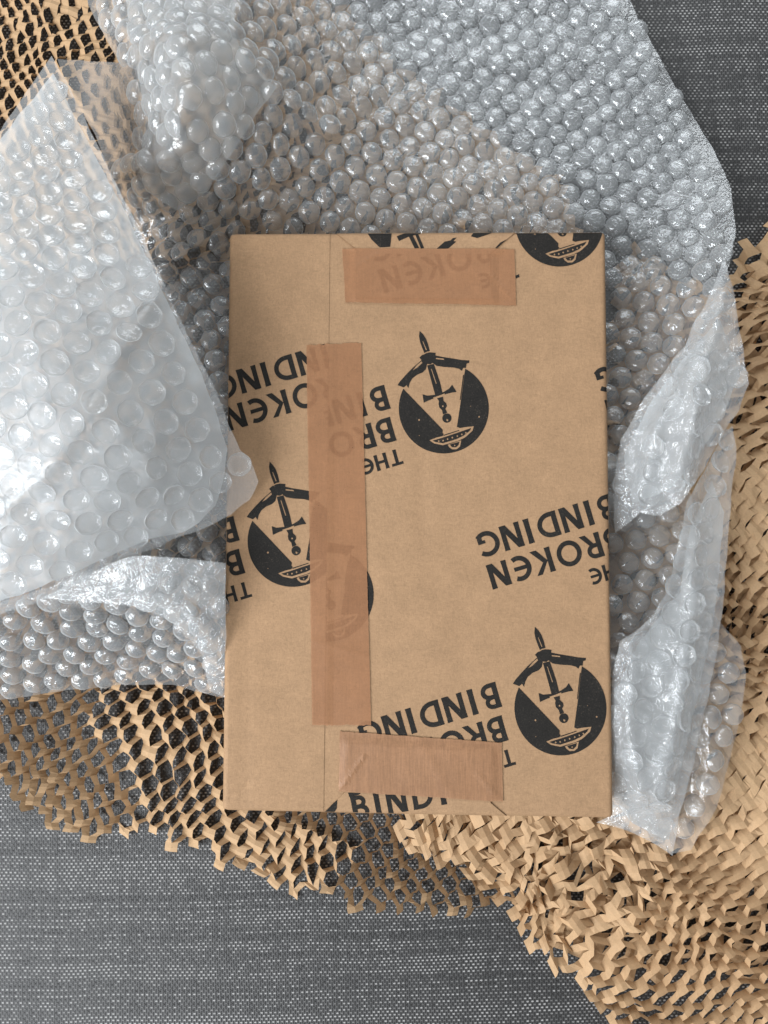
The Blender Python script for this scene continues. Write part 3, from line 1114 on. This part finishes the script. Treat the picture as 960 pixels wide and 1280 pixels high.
class Layer:
    """one sheet of the wrap: outline in photo pixels, height field in mm, ridges = [(polyline, height mm, width px)]"""

    def __init__(self, poly, ctrl, ridges=(), rough=(0.5, 9.0), seed=0.0, lo=2.0, face=1, rot=0.0, pitch=0.0101, step=0.0030, skip=(), density=1.0, shrink=1.0, mat=None, margin=8):
        self.poly, self.sp, self.ridges = poly, Spline(ctrl, lo), ridges
        self.rough, self.seed, self.face, self.rot, self.pitch, self.step, self.skip = rough, seed, face, rot, pitch, step, skip
        self.density, self.lo, self.shrink, self.mat = density, lo, shrink, mat or M_FILM
        self.margin = margin

    def z(self, px, py):
        px, py = np.asarray(px, float), np.asarray(py, float)
        z = self.sp(px, py)
        pts = np.stack([px, py], -1)
        for line, h, w in self.ridges:
            z = z + h * np.exp(-np.abs(seg_dist(line, pts) / w) ** 1.5)
        a, lam = self.rough
        q = lam * 2.8
        z = z + a * noise(px / q, py / q, self.seed) + 0.5 * a * (0.4 - 2 * np.abs(noise(px / (q * 2.3), py / (q * 2.3), self.seed + 4)))
        return np.maximum(z, self.lo) * 0.001

    def at(self, X, Y):
        """height above world points"""
        z = np.full(np.shape(X), 0.02)
        for _ in range(14):
            p = PX(np.stack([X, Y, z], -1))
            z = 0.5 * z + 0.5 * self.z(p[..., 0], p[..., 1])
        return z, PX(np.stack([X, Y, z], -1))

    def film(self, name, parent):
        poly = np.array(self.poly, float)
        b = []
        for i in range(len(poly)):
            p, q = poly[i], poly[(i + 1) % len(poly)]
            n = max(1, int(np.linalg.norm(q - p) / 9))
            for t in range(n):
                b.append(p + (q - p) * t / n)
        b = np.array(b)
        b = b + 2.2 * np.stack([noise(b[:, 0] / 26, b[:, 1] / 26, self.seed), noise(b[:, 0] / 26, b[:, 1] / 26, self.seed + 3)], -1)
        st = self.step * 2800
        xs = np.arange(b[:, 0].min(), b[:, 0].max(), st)
        ys = np.arange(b[:, 1].min(), b[:, 1].max(), st * 0.87)
        g = np.array([(x + (st / 2 if j % 2 else 0), y) for j, y in enumerate(ys) for x in xs])
        g = g + RNG.uniform(-0.25, 0.25, g.shape) * st
        g = g[inside(b, g)]
        g = g[seg_dist(b, g, True) > st * 0.45]
        pts = [Vector(p) for p in b] + [Vector(p) for p in g]
        nb = len(b)
        vs, es, fs, *_ = delaunay_2d_cdt(pts, [(i, (i + 1) % nb) for i in range(nb)], [], 1, 1e-5)
        V = np.array([(v.x, v.y) for v in vs])
        Fc = [f[::-1] for f in fs]
        P = W(V[:, 0], V[:, 1], self.z(V[:, 0], V[:, 1]))
        return obj(name, mesh(name, P, Fc, self.mat, True), parent)

    def bubbles(self):
        pw = W([p[0] for p in self.poly], [p[1] for p in self.poly], self.z([p[0] for p in self.poly], [p[1] for p in self.poly]))[:, :2]
        c0, ext = pw.mean(0), 0
        ext = np.linalg.norm(pw - c0, axis=1).max() + 0.02
        n = int(ext / self.pitch) + 1
        a = math.radians(self.rot)
        U, Vv = np.array([math.cos(a), math.sin(a)]), np.array([-math.sin(a), math.cos(a)])
        I, J = np.meshgrid(np.arange(-n, n + 1), np.arange(-int(n * 1.16), int(n * 1.16) + 1), indexing='ij')
        u = (I + 0.5 * (J % 2)) * self.pitch
        v = J * self.pitch * 0.875
        P = c0 + u[..., None] * U + v[..., None] * Vv
        P = P.reshape(-1, 2)
        P = P + 0.0035 * np.stack([noise(P[:, 0] * 18, P[:, 1] * 18, self.seed + 2), noise(P[:, 0] * 18, P[:, 1] * 18, self.seed + 6)], -1)
        P = P + RNG.normal(size=P.shape) * 0.00025
        z, px = self.at(P[:, 0], P[:, 1])
        if self.density >= 1.0:
            Q3 = np.column_stack([P, z])
            near = inside(self.poly, px)
            base = list(Q3[near])
            cand = c0 + RNG.uniform(-ext, ext, (16000, 2))
            cz, cp = self.at(cand[:, 0], cand[:, 1])
            cand = np.column_stack([cand, cz])[inside(self.poly, cp)]
            arr = np.array(base + [np.zeros(3)] * 1600)
            m = len(base)
            m0 = m
            for q in cand:
                if m < len(arr) and np.min(((arr[:m] - q) ** 2).sum(1)) > (0.67 * self.pitch) ** 2:
                    arr[m] = q
                    m += 1
            arr = arr[:m]
            print('ADDED', m0, m, flush=True)
            for _ in range(14):
                d = arr[:, None] - arr[None]
                r = np.linalg.norm(d, axis=-1) + np.eye(m)
                f = np.clip(1 - r / (self.pitch * 1.0), 0, 1) * (1 - np.eye(m))
                arr[:, :2] += 0.32 * self.pitch * (d[..., :2] / r[..., None] * f[..., None]).sum(1)
                arr[:, 2] = self.at(arr[:, 0], arr[:, 1])[0]
            P = arr[:, :2]
            z, px = self.at(P[:, 0], P[:, 1])
        dist = seg_dist(self.poly, px, True)
        ok = inside(self.poly, px) & (dist > self.margin) & (px[:, 0] > -60) & (px[:, 0] < 1020) & (px[:, 1] > -60) & (px[:, 1] < 1330)
        for s in self.skip:
            ok &= ~inside(s, px)
        ok &= RNG.random(len(ok)) < self.density
        P, z, px = P[ok], z[ok], px[ok]
        e = 0.0022
        zx = (self.at(P[:, 0] + e, P[:, 1])[0] - self.at(P[:, 0] - e, P[:, 1])[0]) / (2 * e)
        zy = (self.at(P[:, 0], P[:, 1] + e)[0] - self.at(P[:, 0], P[:, 1] - e)[0]) / (2 * e)
        out = []
        for i in range(len(P)):
            nrm = Vector((-zx[i], -zy[i], 1)).normalized()
            nrm = (nrm + Vector(RNG.normal(size=3) * 0.09)).normalized()
            # limit extreme slopes so bubbles sit on the film
            if nrm.z < 0.35:
                nrm = (nrm + Vector((0, 0, 0.4))).normalized()
            nrm = nrm * self.face
            rot = nrm.to_track_quat('Z', 'Y').to_matrix().to_4x4() @ Matrix.Rotation(RNG.uniform(0, 6.283), 4, 'Z')
            sc = self.shrink * RNG.uniform(0.93, 1.04)
            hz = RNG.uniform(0.78, 1.12)
            m = Matrix.Translation((P[i, 0], P[i, 1], z[i] - 0.0001 * self.face)) @ rot @ Matrix.Diagonal((sc, sc * RNG.uniform(0.95, 1.03), sc * hz, 1))
            out.append((m, px[i], z[i]))
        return out


BOOK_PX = [(290, 296), (752, 293), (765, 1020), (281, 1010)]


def bubble_wrap(label, layers, origin):
    root = thing('bubble_wrap', label, 'bubble wrap', origin)
    root['group'] = 'sheets of bubble wrap around the parcel'
    allb = []
    for L in layers:
        L.film('film_sheet', root)
        for m, px, z in L.bubbles():
            hidden = inside(BOOK_PX, px[None])[0] and z < 0.040
            if hidden:
                continue
            off = not (-14 < px[0] < 974 and -14 < px[1] < 1294)
            cov = sum(1 for K in layers if K is not L and inside(K.poly, px[None])[0] and K.z(px[0], px[1]) > z)
            allb.append(((off, cov, -z), m))
    allb.sort(key=lambda t: t[0])
    for i, (k, m) in enumerate(allb[:300]):
        o = bpy.data.objects.new('bubble', DOMES[RNG.integers(len(DOMES))])
        COL.objects.link(o)
        o.parent = root
        o.matrix_parent_inverse = root.matrix_world.inverted()
        o.matrix_world = m
    rest = allb[300:]
    if rest:
        verts, faces = [], []
        for k, m in rest:
            me = DOMES[RNG.integers(len(DOMES))]
            b = len(verts)
            verts.extend((m @ v.co)[:] for v in me.vertices)
            faces.extend(tuple(b + q for q in p.vertices) for p in me.polygons)
        r = obj('small_bubbles', mesh('small_bubbles', verts, faces, M_BUB, True), root)
        r['kind'] = 'stuff'
    print('BUBBLES', label, len(allb), flush=True)
    return root


# the big sheet above and to the right, with its folded right side
M1 = Layer([(95, -60), (110, 5), (128, 40), (150, 78), (72, 74), (85, 112), (120, 170), (150, 250), (190, 340), (215, 420), (255, 520), (300, 570), (325, 560), (330, 340), (520, 350), (690, 380), (735, 480), (745, 640), (800, 680), (860, 610),
            (900, 530), (926, 455), (914, 385), (909, 340), (920, 290), (914, 235), (888, 180), (850, 118), (800, 28), (765, -60)],
           [(120, 0, 26), (230, 30, 58), (235, 110, 66), (205, 190, 44), (110, 110, 12), (150, 250, 14), (210, 320, 16), (285, 300, 14), (250, 400, 12), (270, 480, 11), (310, 560, 10), (300, 230, 34), (330, 120, 44), (350, 20, 36), (420, 150, 24), (400, 260, 14), (500, 40, 14), (500, 240, 12),
            (600, 100, 12), (650, 280, 11), (700, 60, 10), (780, 20, 9), (850, 130, 8), (800, 200, 12), (890, 200, 12), (905, 260, 22), (880, 330, 26), (800, 320, 15), (760, 380, 12), (850, 420, 22), (790, 560, 14), (760, 660, 16), (600, 340, 10),
            (905, 380, 36), (915, 460, 38), (840, 620, 18)],
           ridges=[([(168, 50), (200, 46), (265, 42), (310, 75), (345, 110), (385, 150), (418, 165)], 5, 12), ([(225, 60), (228, 130), (215, 180), (180, 216)], 9, 26), ([(150, 215), (190, 205), (235, 185)], 5, 12),
                   ([(205, 330), (250, 308), (284, 290)], 7, 9)],
           rough=(1.1, 11), seed=1.0, rot=-16, lo=9, pitch=0.0098, shrink=1.02, skip=[[(60, 60), (165, 80), (175, 200), (120, 190)]])
M1b = Layer([(742, 560), (860, 590), (885, 760), (905, 785), (926, 808), (933, 842), (926, 890), (912, 950), (896, 1010), (864, 1062), (842, 1068), (800, 1030), (745, 1010)],
            [(760, 600, 20), (850, 640, 22), (800, 740, 22), (900, 800, 30), (925, 860, 28), (900, 980, 26), (850, 1060, 24), (780, 960, 22), (750, 1005, 18)], ridges=[([(880, 880), (890, 940), (880, 1010)], 5, 12)], rough=(1.2, 10), seed=2.0, rot=8, lo=14)
M2a = Layer([(905, 322), (916, 360), (921, 395), (936, 480), (923, 512), (900, 550), (878, 590), (852, 628), (822, 646), (800, 640), (768, 668), (767, 600), (776, 550), (800, 505), (830, 465), (856, 432), (866, 405), (880, 385), (895, 350)],
            [(905, 330, 34), (920, 400, 46), (935, 480, 46), (895, 550, 44), (825, 642, 40), (770, 640, 32), (780, 560, 36), (850, 440, 40), (870, 500, 52), (830, 560, 48)],
            ridges=[([(905, 350), (880, 470), (850, 590)], 7, 16), ([(870, 440), (820, 540), (800, 620)], 4, 10)], rough=(2.0, 7), seed=3.0, rot=30, lo=25, density=0.8, face=-1, mat=M_CRUSH, step=0.0022)
M2b = Layer([(905, 540), (916, 532), (921, 560), (914, 620), (908, 700), (904, 760), (893, 830), (878, 905), (865, 965), (850, 1015), (842, 1070), (815, 1052), (785, 1038), (745, 1028), (758, 1022), (764, 960), (764, 900), (764, 850), (775, 802),
             (818, 770), (835, 735), (848, 680), (860, 625), (880, 590)],
            [(912, 545, 38), (915, 620, 38), (905, 750, 36), (875, 900, 34), (845, 1060, 24), (780, 1030, 26), (752, 1026, 20), (775, 950, 38), (775, 840, 38), (850, 690, 42), (870, 610, 44), (830, 840, 44), (820, 960, 42)],
            ridges=[([(880, 592), (860, 630), (850, 685), (835, 740), (820, 772), (780, 806)], 5, 9), ([(790, 810), (785, 900), (800, 990)], 5, 12), ([(870, 640), (865, 760), (850, 880), (825, 1000)], 4, 14)], rough=(1.5, 7), seed=5.0, rot=14, lo=16, face=-1, mat=M_CRUSH, step=0.0022)
M1c = Layer([(150, -60), (165, 60), (185, 150), (175, 215), (190, 245), (222, 262), (258, 240), (280, 205), (300, 172), (330, 130), (345, 110), (310, 75), (292, 40), (300, -60)],
            [(160, 0, 16), (240, 60, 32), (240, 150, 34), (200, 230, 20), (220, 310, 11), (300, 290, 11), (400, 220, 12), (420, 140, 14), (370, 0, 18), (310, 150, 24), (500, 250, 9.6), (620, 310, 9.5), (450, 0, 10)], rough=(1.5, 9), seed=21.0, lo=9.5, density=0.0, mat=M_FOLD)
M2u = Layer([(900, 400), (925, 470), (890, 545), (840, 610), (790, 630), (780, 570), (812, 505), (870, 430)], [(900, 400, 34), (925, 470, 36), (890, 545, 34), (790, 630, 28), (812, 505, 30), (870, 500, 40)], rough=(1.5, 7), seed=13.0, lo=20, density=0.0, mat=M_FOLD)
M2v = Layer([(890, 600), (905, 640), (895, 760), (870, 880), (850, 960), (835, 1050), (790, 1030), (768, 1000), (768, 870), (800, 800), (850, 740), (862, 660)],
            [(890, 600, 30), (900, 740, 28), (850, 960, 24), (835, 1050, 18), (770, 1000, 26), (770, 870, 28), (850, 740, 32), (820, 900, 34)], rough=(1.4, 7), seed=15.0, lo=14, density=0.0, mat=M_FOLD)
bubble_wrap('wide clear bubble wrap sheet behind the parcel, its side folded over on the right', [M1, M1b, M1c, M2a, M2b, M2u, M2v], W(560, 150, 0.0).tolist())

# the piece on the left: raised pointed flap, the layer folded under it and the lower fold
L1 = Layer([(65, 70), (85, 105), (128, 195), (160, 258), (180, 300), (205, 355), (230, 410), (258, 465), (268, 485), (283, 525), (300, 562), (312, 575), (324, 602), (312, 625), (290, 642), (268, 655), (235, 668), (200, 681), (170, 694), (130, 716),
            (60, 748), (0, 768), (-80, 800), (-80, 240), (0, 163)],
           [(65, 75, 62), (0, 170, 64), (128, 200, 66), (180, 300, 72), (60, 300, 84), (258, 465, 70), (324, 600, 50), (290, 640, 52), (200, 680, 58), (130, 715, 62), (0, 765, 66), (-60, 500, 90), (60, 480, 92), (150, 430, 84), (150, 600, 82), (240, 560, 66)],
           ridges=[([(0, 640), (60, 590), (110, 520), (150, 440), (195, 370)], 2.6, 12), ([(0, 250), (60, 225), (110, 190)], 1.5, 10)], rough=(0.7, 15), seed=7.0, face=-1, rot=-13, pitch=0.0104, lo=40, mat=M_FLAT, margin=12)
L1b = Layer([(-80, 250), (0, 175), (66, 92), (124, 204), (156, 264), (200, 358), (226, 414), (252, 468), (274, 528), (284, 560), (280, 600), (268, 632), (250, 652), (230, 664), (180, 676), (60, 730), (-80, 780)],
            [(-60, 300, 62), (60, 220, 56), (66, 95, 54), (150, 270, 60), (245, 475, 60), (292, 580, 47), (265, 630, 48), (180, 660, 44), (0, 730, 48), (60, 480, 62)], rough=(1.2, 12), seed=8.0, face=1, rot=20, lo=20, density=0.0, mat=M_FOLD)
L2 = Layer([(-80, 775), (0, 752), (60, 734), (120, 708), (170, 694), (230, 700), (281, 706), (281, 800), (279, 873), (262, 868), (215, 856), (150, 856), (60, 866), (-80, 888)],
           [(-60, 780, 46), (60, 740, 48), (170, 700, 56), (275, 712, 46), (275, 800, 34), (275, 870, 20), (150, 855, 16), (0, 868, 18), (60, 800, 36), (180, 790, 36), (220, 740, 52)],
           ridges=[([(60, 738), (150, 722), (230, 742), (275, 790)], 5, 20), ([(200, 700), (240, 740), (270, 850)], 4, 12)], rough=(1.0, 11), seed=9.0, rot=6, lo=12)
L3 = Layer([(110, 560), (284, 560), (284, 760), (60, 760)], [(120, 600, 20), (280, 600, 20), (280, 740, 18), (100, 740, 18), (200, 680, 24)], rough=(2.0, 8), seed=10.0, rot=40, lo=12)
L2f = Layer([(50, 748), (130, 708), (170, 694), (230, 698), (282, 704), (282, 872), (262, 864), (252, 815), (215, 778), (170, 758), (110, 752)],
            [(60, 745, 58), (170, 700, 66), (275, 712, 57), (275, 800, 46), (275, 865, 32), (180, 750, 60), (240, 790, 49)], rough=(1.2, 8), seed=19.0, lo=18, density=0.0, mat=M_CRUSH)
bubble_wrap('pointed milky bubble wrap flap lying over the left edge of the parcel', [L1, L1b, L2, L2f, L3], W(120, 500, 0.0).tolist())
